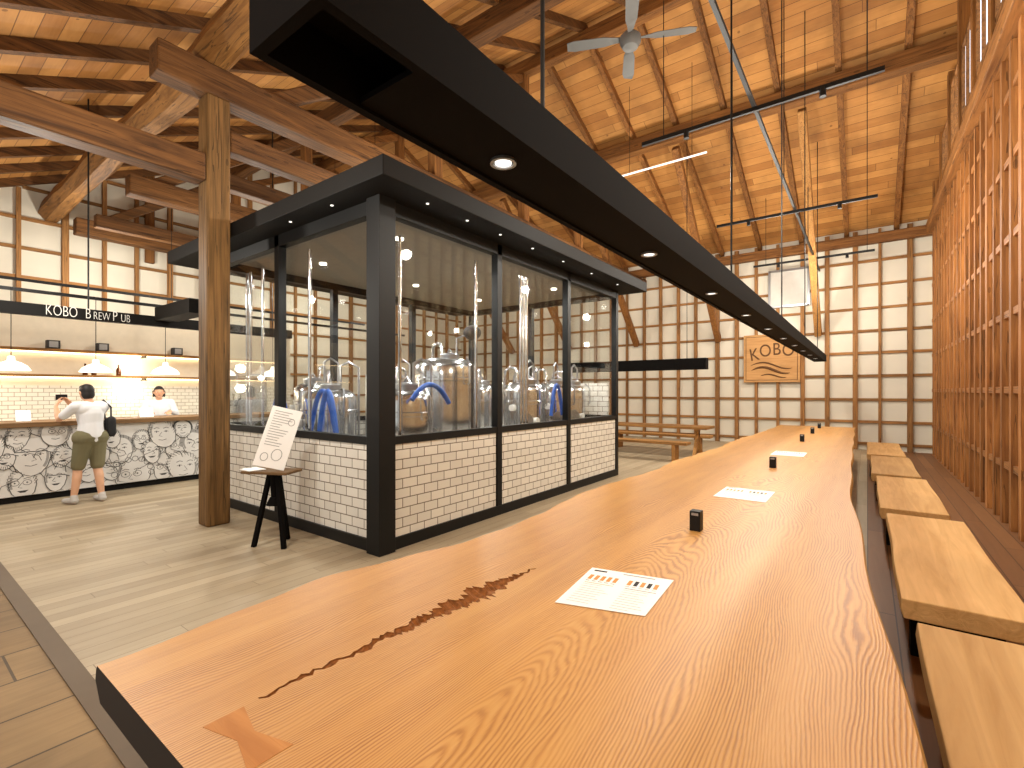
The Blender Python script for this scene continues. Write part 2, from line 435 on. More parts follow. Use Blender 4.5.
# ceiling
b = MB()
for (ya, yb) in ((RY, YB+0.2), (YF, RY)):
    b.add([(XL-0.2, ya, roof(ya)), (XR+0.2, ya, roof(ya)), (XR+0.2, yb, roof(yb)), (XL-0.2, yb, roof(yb)),
           (XL-0.2, ya, roof(ya)+0.08), (XR+0.2, ya, roof(ya)+0.08), (XR+0.2, yb, roof(yb)+0.08), (XL-0.2, yb, roof(yb)+0.08)],
          [(0, 3, 2, 1), (4, 5, 6, 7), (0, 1, 5, 4), (1, 2, 6, 5), (2, 3, 7, 6), (3, 0, 4, 7)])
ce = mk('ceiling', b, M['ceil'], kind='structure', label='pitched ceiling of warm orange knotty pine boards', cat='ceiling')
x = XL+0.5
while x < XR:
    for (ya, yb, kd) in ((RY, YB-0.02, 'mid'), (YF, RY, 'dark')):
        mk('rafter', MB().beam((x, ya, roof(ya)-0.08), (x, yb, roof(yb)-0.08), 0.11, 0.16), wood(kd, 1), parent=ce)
    x += 1.08

def beam(p1, p2, w, h, kind, lab, name='ceiling_beam', ax=None):
    d = [abs(p2[i]-p1[i]) for i in range(3)]; ax = d.index(max(d))
    return mk(name, MB().beam(p1, p2, w, h), wood(kind, ax), label=lab, cat='beam', bevel=0.02)
def log(p1, p2, r, kind, lab, ax=0):
    p1 = Vector(p1); p2 = Vector(p2); n = 60; pts = []; rs = []
    for k in range(n+1):
        t = k/n; p = p1.lerp(p2, t); p.z += .04*math.sin(t*23); p[1-ax] += .03*math.sin(t*17+1); pts.append(p); rs.append(r*(1+.06*math.sin(t*31)+.04*math.sin(t*83)))
    return mk('ceiling_beam', MB().tube(pts, rs, 7), wood(kind, ax), label=lab, cat='beam')
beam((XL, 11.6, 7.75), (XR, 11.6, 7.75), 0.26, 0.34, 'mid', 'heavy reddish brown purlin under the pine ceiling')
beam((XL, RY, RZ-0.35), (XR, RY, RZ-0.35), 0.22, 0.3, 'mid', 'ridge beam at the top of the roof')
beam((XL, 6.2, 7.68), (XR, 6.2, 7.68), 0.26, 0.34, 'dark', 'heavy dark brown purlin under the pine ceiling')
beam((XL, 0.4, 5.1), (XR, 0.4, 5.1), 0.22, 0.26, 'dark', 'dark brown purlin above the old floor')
log((XL, 2.52, 5.66), (XR, 2.52, 5.66), 0.22, 'log', 'thick rough log beam carried by the wooden post')
beam((XL, YB-0.2, 5.68), (XR, YB-0.2, 5.68), 0.2, 0.26, 'mid', 'eaves plate beam on top of plaster wall')
for X in (-6.33, -10.6, -14.2):
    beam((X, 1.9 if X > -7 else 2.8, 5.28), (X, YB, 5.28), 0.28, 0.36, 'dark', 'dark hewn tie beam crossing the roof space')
    for Y in (6.2, 11.6):
        beam((X, Y, 5.45), (X, Y, 7.5), 0.2, 0.2, 'mid', 'short upright queen post under purlin', 'roof_strut')
    beam((X, 9, 5.45), (X, 9, 8.8), 0.2, 0.2, 'mid', 'tall king post under the ridge beam', 'roof_strut')
    beam((X, 3.2, 5.4), (X, 6.0, 7.4), 0.16, 0.2, 'dark', 'slanting roof strut between beam and purlin', 'roof_strut')
    beam((X, 6.4, 7.4), (X, 8.9, 8.7), 0.14, 0.18, 'mid', 'slanting roof strut near the ridge', 'roof_strut')
beam((-6.33, YF, 4.22), (-6.33, 2.38, 4.22), 0.26, 0.32, 'dark', 'dark lower tie beam meeting the wooden post')
beam((-6.33, 2.66, 4.65), (-6.33, 9.5, 4.65), 0.2, 0.26, 'dark', 'dark brown lower tie beam beside the post')
for X in (-8.4, -12.4):
    beam((X, 2.75, 5.0), (X, 9, 5.0), 0.2, 0.26, 'dark', 'brown cross beam over the bar area')
for X in (-1.12, -3.8, -6.5, -9.2, -11.9):
    beam((X, YB-0.15, 3.2), (X, 11.9, 7.6), 0.17, 0.2, 'light' if X == -1.12 else 'mid', 'timber brace rising from plaster wall to purlin', 'roof_brace')
beam((-14.9, 4.4, 4.9), (-14.9, 4.4, 7.2), 0.12, 0.2, 'mid', 'upright brown timber on plaster gable wall', 'roof_strut')
mk('wooden_post', MB().box(-6.46, -6.2, 2.39, 2.65, 0, 5.1), wood('post', 2), label='square weathered timber post beside the glazed brewing room', cat='post', bevel=0.02)

# ------------------------------------------------------------ long table
def interp(pts, y):
    n = len(pts)
    if y <= pts[0][0]: return pts[0][1]
    for i in range(n-1):
        (a, b), (c, d) = pts[i], pts[i+1]
        if y <= c:
            t = (y-a)/(c-a)
            m0 = (d-pts[i-1][1])/(c-pts[i-1][0]) if i > 0 else (d-b)/(c-a)
            m1 = (pts[i+2][1]-b)/(pts[i+2][0]-a) if i+2 < n else (d-b)/(c-a)
            h = c-a
            return (2*t**3-3*t**2+1)*b+(t**3-2*t**2+t)*h*m0+(-2*t**3+3*t**2)*d+(t**3-t**2)*h*m1
    return pts[-1][1]
LE = [(0.43, -1.92), (0.85, -1.935), (1.27, -1.99), (1.7, -1.90), (2.12, -1.80), (3.0, -1.85), (3.9, -1.92), (4.8, -1.84), (6.0, -1.88), (7.6, -1.80), (9, -1.84), (10.5, -1.77), (13.7, -1.74)]
RE = [(0.43, 0.16), (1.42, 0.11), (2.4, 0.02), (3.4, -0.02), (4.6, -0.10), (8.5, -0.17), (13.7, -0.23)]
tb = MB(); N = 160; vs = []
for i in range(N+1):
    y = 0.43+13.27*i/N
    l = interp(LE, y)+0.012*math.sin(y*5.1)+0.008*math.sin(y*13.7); r = interp(RE, y)+0.008*math.sin(y*3.3+1)
    for (dx, z, side) in ((0, 0.75, 0), (0, 0.75, 1), (0.008, 0.738, 1), (0.012, 0.70, 1), (-0.03, 0.645, 1), (-0.03, 0.645, 0), (0.02, 0.70, 0), (0.012, 0.735, 0)):
        vs.append(((r+dx) if side else (l-dx), y, z))
fs = []
for i in range(N):
    for k in range(8): fs.append(((i*8+k), (i*8+(k+1) % 8), ((i+1)*8+(k+1) % 8), ((i+1)*8+k)))
tb.add(vs, fs)
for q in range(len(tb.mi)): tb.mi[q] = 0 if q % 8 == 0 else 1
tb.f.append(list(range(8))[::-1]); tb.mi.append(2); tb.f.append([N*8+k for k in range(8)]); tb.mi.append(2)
tab = empty('long_table', (-0.9, 7.0, 0), 'very long live-edge solid pine slab table with black trestles', 'table')
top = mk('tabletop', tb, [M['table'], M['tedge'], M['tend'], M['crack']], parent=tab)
ck = [(0.65, -1.347, 0.005), (0.8, -1.352, 0.013), (0.95, -1.332, 0.018), (1.07, -1.345, 0.022), (1.15, -1.328, 0.028), (1.24, -1.338, 0.028), (1.30, -1.320, 0.042),
      (1.38, -1.328, 0.060), (1.46, -1.305, 0.048), (1.54, -1.32, 0.082), (1.64, -1.30, 0.07), (1.72, -1.308, 0.034), (1.82, -1.288, 0.014), (1.93, -1.285, 0.003)]
ck2 = []
for (a, b_) in zip(ck, ck[1:]):
    for t in (0, 0.12, 0.25, 0.38, 0.5, 0.62, 0.75, 0.88):
        y = a[0]+(b_[0]-a[0])*t; x = a[1]+(b_[1]-a[1])*t; w = a[2]+(b_[2]-a[2])*t
        ck2.append((y, x+R.uniform(-.010, .010), w*R.uniform(0.45, 1.35)))
cm = MB(); vs = []
for (y, x, w) in ck2:
    dz = R.uniform(-.006, .008)
    vs += [(x-w, y, 0.77), (x+w, y, 0.77), (x+w*0.8, y, 0.745+dz*.5), (x+w*0.2, y, 0.738-w*0.25+dz), (x-w*0.3, y, 0.74-w*.12-dz), (x-w*0.8, y, 0.744)]
n = len(ck2)
fs = [(i*6+k, i*6+(k+1) % 6, (i+1)*6+(k+1) % 6, (i+1)*6+k) for i in range(n-1) for k in range(6)]+[(5, 4, 3, 2, 1, 0), tuple((n-1)*6+k for k in range(6))]
cm.add(vs, fs, 3)
cut = mk('cutter', cm, [M['table'], M['tedge'], M['tend'], M['crack']], org=(0, 0, 0))
bo = top.modifiers.new('b', 'BOOLEAN'); bo.object = cut; bo.operation = 'DIFFERENCE'; bo.solver = 'EXACT'
bpy.context.view_layer.update()
nm = bpy.data.meshes.new_from_object(top.evaluated_get(bpy.context.evaluated_depsgraph_get()))
top.modifiers.clear()
if len(nm.polygons) > 500: top.data = nm
bpy.data.objects.remove(cut)
kx, ky = -1.23, 0.56
kp = [(-.12, -.05), (-.12, .05), (0, .022), (.12, .055), (.12, -.05), (0, -.02)]
mk('butterfly_key', MB().prism([(kx+a, ky+b_) for a, b_ in kp], 0.735, 0.7508), wood('key', 0), parent=tab, label='reddish wooden bow-tie inlay')
for Y in (1.6, 5.2, 8.8, 12.4):
    b = MB().box(-1.6, -0.35, Y-0.06, Y+0.06, 0.56, 0.644).box(-1.6, -0.35, Y-0.25, Y+0.25, 0, 0.03)
    b.box(-1.5, -1.38, Y-0.06, Y+0.06, 0.03, 0.56).box(-0.57, -0.45, Y-0.06, Y+0.06, 0.03, 0.56)
    mk('trestle', b, M['black'], parent=tab)

# benches
bd = [(0.9, 3.12, .20, .71), (3.43, 5.75, .15, .68), (5.98, 8.2, .10, .62), (8.4, 10.7, .05, .58), (10.9, 13.5, .0, .55)]
for i, (y0, y1, x0, x1) in enumerate(bd):
    e = empty('bench', ((x0+x1)/2, (y0+y1)/2, 0), 'thick pale wooden slab bench beside the long table', 'bench', 'slab benches along the long table')
    vs = []; n = 16
    b = MB()
    for k in range(n+1):
        y = y0+(y1-y0)*k/n; l = x0+0.004*math.sin(y*4+i); r = x1+0.005*math.sin(y*3.3+2*i)
        vs += [(l, y, .45), (r, y, .45), (r+.008, y, .39), (r-.01, y, .34), (l+.01, y, .34), (l-.006, y, .39)]
    fs = [(q*6+k, q*6+(k+1) % 6, (q+1)*6+(k+1) % 6, (q+1)*6+k) for q in range(n) for k in range(6)]+[(5, 4, 3, 2, 1, 0), tuple(n*6+k for k in range(6))]
    b.add(vs, fs)
    mk('seat', b, wood('bench', 1), parent=e, bevel=0.006)
    for Y in (y0+0.4, y1-0.4):
        mk('leg', MB().box(x0+.06, x1-.06, Y-.06, Y+.06, 0, .34), M['beamblack'], parent=e, bevel=0.005)

# menus and number blocks
def menu(cs, lab):
    P = [Vector((x, y, 0.7515)) for x, y in cs]
    ex = (P[1]-P[0]); ey = (P[3]-P[0])
    b = MB(); U = Vector((0, 0, 0.002))
    b.add([P[0], P[1], P[2], P[3]]+[p+U for p in P], [(0, 3, 2, 1), (4, 5, 6, 7), (0, 1, 5, 4), (1, 2, 6, 5), (2, 3, 7, 6), (3, 0, 4, 7)], 0)
    def rect(u0, u1, v0, v1, m):
        q = [P[0]+ex*u+ey*v+Vector((0, 0, 0.0026)) for u, v in ((u0, v0), (u1, v0), (u1, v1), (u0, v1))]
        b.add(q, [(0, 3, 2, 1)], m)
    rect(.06, .22, .05, .09, 1); rect(.42, .8, .05, .075, 2)
    for k in range(5):
        rect(.07+k*.075, .115+k*.075, .20, .33, 3); rect(.07+k*.075, .115+k*.075, .17, .20, 0)
        rect(.07+k*.075, .115+k*.075, .36, .372, 1)
    for k in range(5):
        rect(.54+k*.075, .585+k*.075, .20, .33, 1 if k % 2 else 3)
        rect(.54+k*.075, .585+k*.075, .36, .372, 2)
    for k in range(9):
        rect(.08, .08+R.uniform(.2, .36), .46+k*.055, .467+k*.055, 2); rect(.55, .55+R.uniform(.2, .36), .46+k*.055, .467+k*.055, 2)
    rect(.08, .42, .415, .425, 3); rect(.55, .9, .415, .425, 1)
    return mk('menu_sheet', b, [M['paper'], M['ink'], M['inkg'], M['orange']], label=lab, cat='menu', kind='nofix')
menu([(-1.06, 2.08), (-.695, 2.157), (-.672, 1.75), (-1.007, 1.65)], 'laminated white menu with beer pictures lying on table')
menu([(-1.0, 4.55), (-.62, 4.55), (-.62, 4.08), (-1.0, 4.08)], 'laminated white menu lying further along the table')
menu([(-1.04, 7.7), (-.66, 7.7), (-.66, 7.2), (-1.04, 7.2)], 'laminated white menu near middle of long table')
for i, Y in enumerate((3.03, 6.0, 9.4, 11.3, 13.0)):
    X = -.84 if i < 2 else -.88
    e = mk('table_number_block', MB().box(X-.032, X+.032, Y-.032, Y+.032, .75, .87), M['black'], label='small black number block standing on long table', cat='table number', group='number blocks on the long table', bevel=0.003)
    mk('number_plate', MB().box(X-.02, X+.02, Y-.0345, Y-.0325, .845, .86), M['inkg'], parent=e)

# ------------------------------------------------------------ hanging light beam above table
lb = empty('hanging_light_beam', (-.93, 7, 2.32), 'long black box beam with downlights hanging over table', 'ceiling light')
b = MB().box(-1.06, -.80, .49, 14.0, 2.45, 2.475)
b.box(-1.06, -1.035, .49, 14.0, 2.32, 2.45).box(-.825, -.80, .49, 14.0, 2.32, 2.45).box(-1.035, -.825, .49, .515, 2.32, 2.45).box(-1.035, -.825, 13.97, 14, 2.32, 2.45)
b.box(-1.035, -.825, .75, 13.97, 2.33, 2.345)
mk('beam_box', b, M['beamblack'], parent=lb)
for Y in (1.44, 4.4, 7.4, 10.4, 13.2):
    mk('hanging_rod', MB().cyl((-.93, Y, 2.47), (-.93, Y, roof(Y)-.02), .008, seg=8), M['black'], parent=lb)
def light(typ, loc, power, col=(1, .95, .85), rad=.05, rot=None, name='light', **kw):
    l = bpy.data.lights.new(name, typ); l.energy = power; l.color = col
    if typ in ('POINT', 'SPOT'): l.shadow_soft_size = rad
    for k, v in kw.items(): setattr(l, k, v)
    o = bpy.data.objects.new(name, l); o.location = loc
    if rot: o.rotation_euler = rot
    COL.objects.link(o); return o
for k in range(10):
    Y = 1.21+1.27*k
    b = MB().lathe([(.042, 0), (.042, -.01), (.032, -.01), (.03, 0)], (-.93, Y, 2.331), 20)
    d = mk('downlight', b, M['steeld'], parent=lb, smooth=True)
    mk('bulb', MB().lathe([(.027, -.004), (.027, -.008), (.01, -.009)], (-.93, Y, 2.331), 16), M['lamp2'], parent=d)
    light('SPOT', (-.93, Y, 2.30), 12, (1, .96, .88), rad=.04, spot_size=math.radians(150), spot_blend=.9, name='table_spot')

b = MB().box(-6.6, -2.95, 11.4, 11.62, 2.1, 2.36)
e = mk('hanging_light_beam', b, M['beamblack'], label='short black box beam hanging over the smaller table', cat='ceiling light')
for X in (-6.2, -3.4):
    mk('hanging_rod', MB().cyl((X, 11.5, 2.35), (X, 11.5, 7.6), .008, seg=8), M['black'], parent=e)

def track(p1, p2, lab='thin black lighting track hanging under roof'):
    return mk('lighting_track', MB().beam(p1, p2, .04, .05), M['black'], label=lab, cat='lighting track')
mt = track((-1.1, 1.0, 5.05), (-1.1, YB, 5.05), 'long thin black lighting track running down the hall')
for Y in (3, 9, 13):
    mk('hanging_rod', MB().cyl((-1.1, Y, 5.06), (-1.1, Y, roof(Y)-.02), .008, seg=6), M['black'], parent=mt)
for Y in (6.4, 10.5, 14.5):
    t = track((-2.5, Y, 5.0), (.15, Y, 5.0))
    for X in (-2.2, .0):
        mk('hanging_rod', MB().cyl((X, Y, 5.01), (X, Y, roof(Y)-.02), .006, seg=6), M['black'], parent=t)
    for X in (-1.9, -.4):
        mk('spot_head', MB().cyl((X, Y, 5.0), (X, Y, 4.9), .03, .035, 12), M['black'], parent=t)
for (Z, X) in ((3.6, -12.2), (3.15, -10.4)):
    t = track((X, -2, Z), (X, 9, Z))
    for Y in (0, 4, 8): mk('hanging_rod', MB().cyl((X, Y, Z), (X, Y, roof(Y)-.02), .006, seg=6), M['black'], parent=t)
e = mk('tube_light', MB().cyl((-4.7, 10.5, 6.6), (-2.7, 10.5, 6.6), .02, seg=10), M['lamp2'], label='slim white tube light under the pine ceiling', cat='light')
for X in (-4.4, -3.0): mk('hanging_wire', MB().cyl((X, 10.5, 6.6), (X, 10.5, roof(10.5)-.02), .005, seg=6), M['black'], parent=e)

# ceiling fan
fx, fy, fz = -2.58, 6.18, 6.35
fan = empty('ceiling_fan', (fx, fy, fz), 'grey ceiling fan with four blades on a rod', 'ceiling fan')
mk('motor', MB().lathe([(.02, -.12), (.1, -.1), (.14, -.03), (.14, .04), (.08, .1), (.03, .14)], (fx, fy, fz), 24), M['fan'], parent=fan, smooth=True)
mk('rod', MB().cyl((fx, fy, fz+.12), (fx, fy, roof(fy)-.4), .02, seg=10), M['fan'], parent=fan)
for k in range(4):
    a = math.radians(25+90*k); c, s_ = math.cos(a), math.sin(a)
    vs = []
    for (r, w) in ((.12, .03), (.25, .05), (.35, .075), (.75, .085), (.85, .06)):
        for sg, dz in ((-1, -.012), (1, .012)): vs.append((fx+c*r-s_*w*sg, fy+s_*r+c*w*sg, fz+dz+.02))
    vs2 = [(x, y, z+.008) for x, y, z in vs]; b = MB(); n = 5
    fs = []
    for q in range(n-1): i = q*2; fs += [(i, i+2, i+3, i+1), (10+i, 11+i, 13+i, 12+i), (i, 10+i, 12+i, i+2), (i+1, i+3, 13+i, 11+i)]
    fs += [(0, 1, 11, 10), (8, 18, 19, 9)]
    b.add(vs+vs2, fs); mk('blade', b, M['fan'], parent=fan)

# ------------------------------------------------------------ glazed brewing room
bx0, bx1, by0, by1 = -7.5, -3.87, 3.05, 8.53
booth = empty('brewing_room', ((bx0+bx1)/2, (by0+by1)/2, 0), 'black steel framed glass brewing room with white tiled base', 'glass room')
def bp(name, b, m, **k): return mk(name, b, m, parent=booth, **k)
ymul = [3.05, 4.9, 6.7, 8.53]; xmul = [-7.5, -5.8, -3.87]
bp('corner_post', MB().box(bx1-.1, bx1+.1, by0-.1, by0+.1, 0, 3.5), M['black'], bevel=.004)
for (x, y) in [(bx1, ymul[1]), (bx1, ymul[2]), (bx1, ymul[3]), (xmul[0], by0), (xmul[1], by0), (xmul[0], by1), (xmul[1], by1), (xmul[0], ymul[1]), (xmul[0], ymul[2])]:
    bp('post', MB().box(x-.05, x+.05, y-.05, y+.05, 0, 3.5), M['black'], bevel=.003)
for (z0, z1, w) in ((0, .12, .055), (1.06, 1.14, .045), (3.36, 3.5, .05)):
    bp('rail', MB().box(bx1-w, bx1+w, by0, by1, z0, z1), M['black'])
    bp('rail', MB().box(bx0, bx1, by0-w, by0+w, z0, z1), M['black'])
    bp('rail', MB().box(bx0-w, bx0+w, by0, by1, z0, z1), M['black'])
    bp('rail', MB().box(bx0, bx1, by1-w, by1+w, z0, z1), M['black'])
for (a, c) in zip(ymul, ymul[1:]):
    bp('tiled_base', MB().box(bx1-.03, bx1+.03, a+.06, c-.06, .12, 1.06), M['tileY'])
    bp('glass_pane', MB().box(bx1-.006, bx1+.006, a+.05, c-.05, 1.14, 3.36), M['glass'])
    bp('tiled_base', MB().box(bx0-.03, bx0+.03, a+.06, c-.06, .12, 1.06), M['tileY'])
    bp('glass_pane', MB().box(bx0-.006, bx0+.006, a+.05, c-.05, 1.14, 3.36), M['glass'])
for (a, c) in zip(xmul, xmul[1:]):
    bp('tiled_base', MB().box(a+.06, c-.06, by0-.03, by0+.03, .12, 1.06), M['tileX'])
    bp('glass_pane', MB().box(a+.05, c-.05, by0-.006, by0+.006, 1.14, 3.36), M['glass'])
    bp('tiled_base', MB().box(a+.06, c-.06, by1-.03, by1+.03, .12, 1.06), M['tileX'])
    bp('glass_pane', MB().box(a+.05, c-.05, by1-.006, by1+.006, 1.14, 3.36), M['glass'])
bp('tiled_splashback', MB().box(-5.7, -3.98, by1-.06, by1-.035, 1.14, 1.75), M['tileX'])
bp('inner_ceiling', MB().box(bx0+.06, bx1-.06, by0+.06, by1-.06, 3.47, 3.495), M['inner'])
bp('roof_slab', MB().box(-8.4, -3.4, 2.7, 8.95, 3.5, 3.68), M['black2'], bevel=.008)
for Y in (3.4, 4.0, 4.6, 5.3, 6.1, 7.0, 8.0):
    bp('soffit_light', MB().lathe([(.016, 0), (.016, -.006), (.005, -.008)], (-3.58, Y, 3.5), 12), M['lamp2'])
for X in (-4.4, -5.2, -7.2):
    bp('soffit_light', MB().lathe([(.016, 0), (.016, -.006), (.005, -.008)], (X, 2.85, 3.5), 12), M['lamp2'])
for (X, Y) in ((-4.6, 3.9), (-6.4, 4.0), (-4.6, 5.8), (-6.4, 5.8), (-4.6, 7.5), (-6.4, 7.5)):
    bp('ceiling_lamp', MB().lathe([(.05, 0), (.05, -.02), (.03, -.025)], (X, Y, 3.47), 16), M['lamp'])
    light('SPOT', (X, Y, 3.42), 140, (1, .98, .94), .06, name='booth_light', spot_size=math.radians(165), spot_blend=.6)

def tank(r, h, loc, cone, lab):
    e = empty('brewing_tank', (0, 0, 0), lab, 'tank', 'stainless brewing tanks')
    zb = .35+(r*.9 if cone else .12)
    prof = [(.03, .3), (.05, .32), (r*.97, zb), (r, zb+.03), (r, zb+.2), (r+.012, zb+.21), (r+.012, zb+.24), (r, zb+.25), (r, h-.36), (r+.014, h-.35), (r+.014, h-.31), (r, h-.30), (r, h-.16), (r*.96, h-.11), (r*.8, h-.05), (r*.45, h-.01), (.05, h)]
    mk('vessel', MB().lathe(prof, seg=36), M['steel'], parent=e, smooth=True, org=(0, 0, 0))
    for k in range(4):
        a = math.pi/4+k*math.pi/2; mk('leg', MB().cyl((r*.88*math.cos(a), r*.88*math.sin(a), 0), (r*.88*math.cos(a), r*.88*math.sin(a), zb+.15), .03, seg=10), M['steeld'], parent=e)
    b = MB().lathe([(.13, h-.06), (.14, h-.0), (.14, h+.03), (.10, h+.05), (.03, h+.06)], (r*.35, 0, 0), 20).tube([(r*.35-.12, .0, h+.03), (r*.35, 0, h+.12), (r*.35+.12, 0, h+.03)], .012, 8)
    mk('manway_lid', b, M['steeld'], parent=e, smooth=True)
    mk('pipe', MB().tube([(-r*.3, 0, h-.05), (-r*.3, 0, h+.15), (-r*.4, 0, h+.22), (-r*.7, 0, h+.24), (-r-.02, 0, h+.18), (-r-.04, 0, h), (-r-.04, 0, .7)], .024, 10), M['steel'], parent=e, smooth=True)
    mk('pipe', MB().tube([(0, r*.4, h-.05), (0, r*.4, h+.3), (0, r*.7, h+.36), (0, r+.03, h+.28), (0, r+.03, zb+.3)], .018, 8), M['steeld'], parent=e, smooth=True)
    mk('gauge', MB().cyl((r, -.1, zb+.5), (r+.06, -.1, zb+.5), .05, seg=16), M['white'], parent=e)
    mk('gauge', MB().cyl((r*.2, -r*.98, zb+.7), (r*.22, -r-.06, zb+.7), .05, seg=16), M['white'], parent=e)
    mk('hatch', MB().cyl((r*.7, -r*.68, zb+.5), (r*.76, -r*.74, zb+.5), .12, seg=20).cyl((r*.76, -r*.74, zb+.5), (r*.84, -r*.82, zb+.5), .02, seg=10), M['steeld'], parent=e)
    mk('valve', MB().cyl((0, 0, .3), (0, 0, .2), .035, seg=12).tube([(0, 0, .22), (r*.6, 0, .22), (r+.05, 0, .3)], .022, 8), M['steeld'], parent=e)
    mk('ladder_rail', MB().tube([(r+.01, .15, h-.4), (r+.06, .15, h-.38), (r+.06, .15, h-.1), (r*.9, .15, h-.02)], .012, 6), M['steeld'], parent=e)
    e.location = loc; return e
t1 = tank(.36, 1.65, (-4.65, 4.0, 0), False, 'squat stainless mash vessel with domed lid')
t1.rotation_euler[2] = -.3
t2 = tank(.48, 2.1, (-5.1, 5.2, 0), False, 'wide stainless brewing kettle with manway and gauge')
t2.rotation_euler[2] = -.4
t3 = tank(.32, 1.75, (-4.5, 6.35, 0), True, 'conical bottomed stainless fermenting tank')
dup(t3, (-4.5, 7.25, 0), .2)
dup(t3, (-4.6, 8.03, 0), .0)
dup(t3, (-5.7, 6.75, 0), 2.1)
dup(t1, (-6.0, 3.85, 0), -.5)
dup(t3, (-6.9, 4.2, 0), -1.0)
dup(t3, (-6.3, 5.2, 0), -1.4)
dup(t3, (-5.5, 7.8, 0), -.4)
for i, (X, Y) in enumerate([(-4.12, 3.4), (-4.12, 3.5), (-4.2, 3.45), (-4.1, 5.75), (-4.1, 5.83), (-4.1, 5.91), (-7.2, 3.3), (-7.1, 3.3), (-6.75, 3.3), (-5.4, 3.2), (-4.1, 4.75)]):
    mk('steel_pipe', MB().tube([(X, Y, 0), (X, Y, 1.2), (X, Y, 3.3)], .02, 10), M['steel'], label='vertical stainless steel pipe inside brewing room', cat='pipe', group='vertical pipes in the brewing room', smooth=True)
def hose(p1, p2, hgt, lab='blue hose arching between steel tanks'):
    pts = []
    for k in range(17):
        t = k/16; p = Vector(p1).lerp(Vector(p2), t); p.z += hgt*4*t*(1-t); pts.append(p)
    mk('hose', MB().tube(pts, .03, 10), M['blue'], label=lab, cat='hose', smooth=True)
hose((-5.6, 3.3, .9), (-5.05, 3.38, .7), .8); hose((-5.3, 3.22, .6), (-4.8, 3.22, .5), 1.05); hose((-6.6, 3.3, .7), (-6.0, 3.3, .8), .8)
hose((-4.15, 3.7, 1.5), (-4.15, 4.3, 1.45), .2); hose((-4.1, 6.6, 1.2), (-4.1, 6.95, 1.2), .5)
mk('pressure_dome', MB().cyl((-4.25, 4.85, 0), (-4.25, 4.85, 2.3), .02, seg=8).ell((-4.25, 4.85, 2.38), (.12, .12, .1)), M['rubber'], label='dark round cap on a steel stand', cat='equipment', smooth=True)
cp = mk('control_cabinet', MB().box(-7.3, -7.05, 5.4, 6.2, .4, 1.9), M['steeld'], label='grey steel control cabinet inside the brewing room', cat='cabinet', bevel=.01)
mk('leg', MB().box(-7.28, -7.07, 5.45, 5.5, 0, .4), M['steeld'], parent=cp)
mk('leg', MB().box(-7.28, -7.07, 6.1, 6.15, 0, .4), M['steeld'], parent=cp)
mk('door', MB().box(-7.05, -7.035, 5.44, 6.16, .45, 1.85), M['steel'], parent=cp)

# ------------------------------------------------------------ menu stool with board
st = empty('stool', (0, 0, 0), 'dark splay-legged wooden stool holding a menu board', 'stool')
mk('seat', MB().box(-.3, .22, -.14, .14, .75, .78), wood('ctop', 0), parent=st, bevel=.008)
for a in (90, 210, 330):
    r = math.radians(a); c, s_ = math.cos(r), math.sin(r)
    mk('leg', MB().beam((c*.05, s_*.05, .75), (c*.2, s_*.2, 0), .04, .04), M['beamblack'], parent=st)
mk('hub', MB().cyl((0, 0, .5), (0, 0, .75), .04, .06, 12), M['beamblack'], parent=st)
mk('spreader', MB().cyl((0, 0, .42), (0, 0, .5), .09, .05, 12), M['beamblack'], parent=st)
st.location = (-4.95, 2.55, 0); st.rotation_euler[2] = .45
b = MB().box(-.15, .15, -.01, .01, 0, .64, 0)
for k in range(14):
    z = .59-k*.028; b.box(-.11, -.11+R.uniform(.08, .2), -.0125, -.0102, z, z+.006, 1)
for (cx, cz, rr) in ((.04, .14, .05), (-.07, .1, .035), (.08, .5, .03)):
    for k in range(12):
        a0 = 2*math.pi*k/12; a1 = a0+.52
        b.beam((cx+rr*math.cos(a0), -.0115, cz+rr*1.2*math.sin(a0)), (cx+rr*math.cos(a1), -.0115, cz+rr*1.2*math.sin(a1)), .003, .006, 2)
bd_ = mk('menu_board', b, [M['paper'], M['inkg'], M['inkg']], label='tilted white hand-drawn menu board leaning on the stool', cat='menu board', org=(0, 0, 0))
bd_.location = (-4.90, 2.45, .819); bd_.rotation_euler = (math.radians(-18), math.radians(14), math.radians(50))
mk('menu_card', MB().box(-5.26, -5.04, 2.33, 2.5, .781, .787), M['paper'], label='white card lying on the stool seat', cat='card')

# ------------------------------------------------------------ bar counter
cnt = empty('bar_counter', (-9.9, 2.2, 0), 'long bar counter with line-drawn faces mural front', 'bar counter')
mk('counter_body', MB().box(-10.35, -9.72, -2.6, 5.6, .1, 1.08), M['mural'], parent=cnt)
mk('kick_plate', MB().box(-10.3, -9.78, -2.6, 5.6, 0, .1), M['black2'], parent=cnt)
mk('countertop', MB().box(-10.45, -9.62, -2.7, 5.7, 1.08, 1.15), wood('ctop', 1), parent=cnt, bevel=.006)
mu = MB(); FX = -9.716
def clampz(z): return min(max(z, .105), 1.075)
def ribbon(pts, w, closed=False, m=0, x=FX):
    n = len(pts); vs = []; w *= .85
    for i in range(n):
        a = pts[(i-1) % n if closed else max(i-1, 0)]; c = pts[(i+1) % n if closed else min(i+1, n-1)]
        dx, dz = c[0]-a[0], c[1]-a[1]; L = math.hypot(dx, dz) or 1; nx, nz = -dz/L*w/2, dx/L*w/2
        vs += [(x, pts[i][0]+nx, clampz(pts[i][1]+nz)), (x, pts[i][0]-nx, clampz(pts[i][1]-nz))]
    fs = [(2*i, 2*((i+1) % n), 2*((i+1) % n)+1, 2*i+1) for i in range(n if closed else n-1)]
    mu.add(vs, fs, m)
def fan_(pts, m, x): mu.add([(x, p[0], clampz(p[1])) for p in pts], [tuple(range(len(pts)))], m)
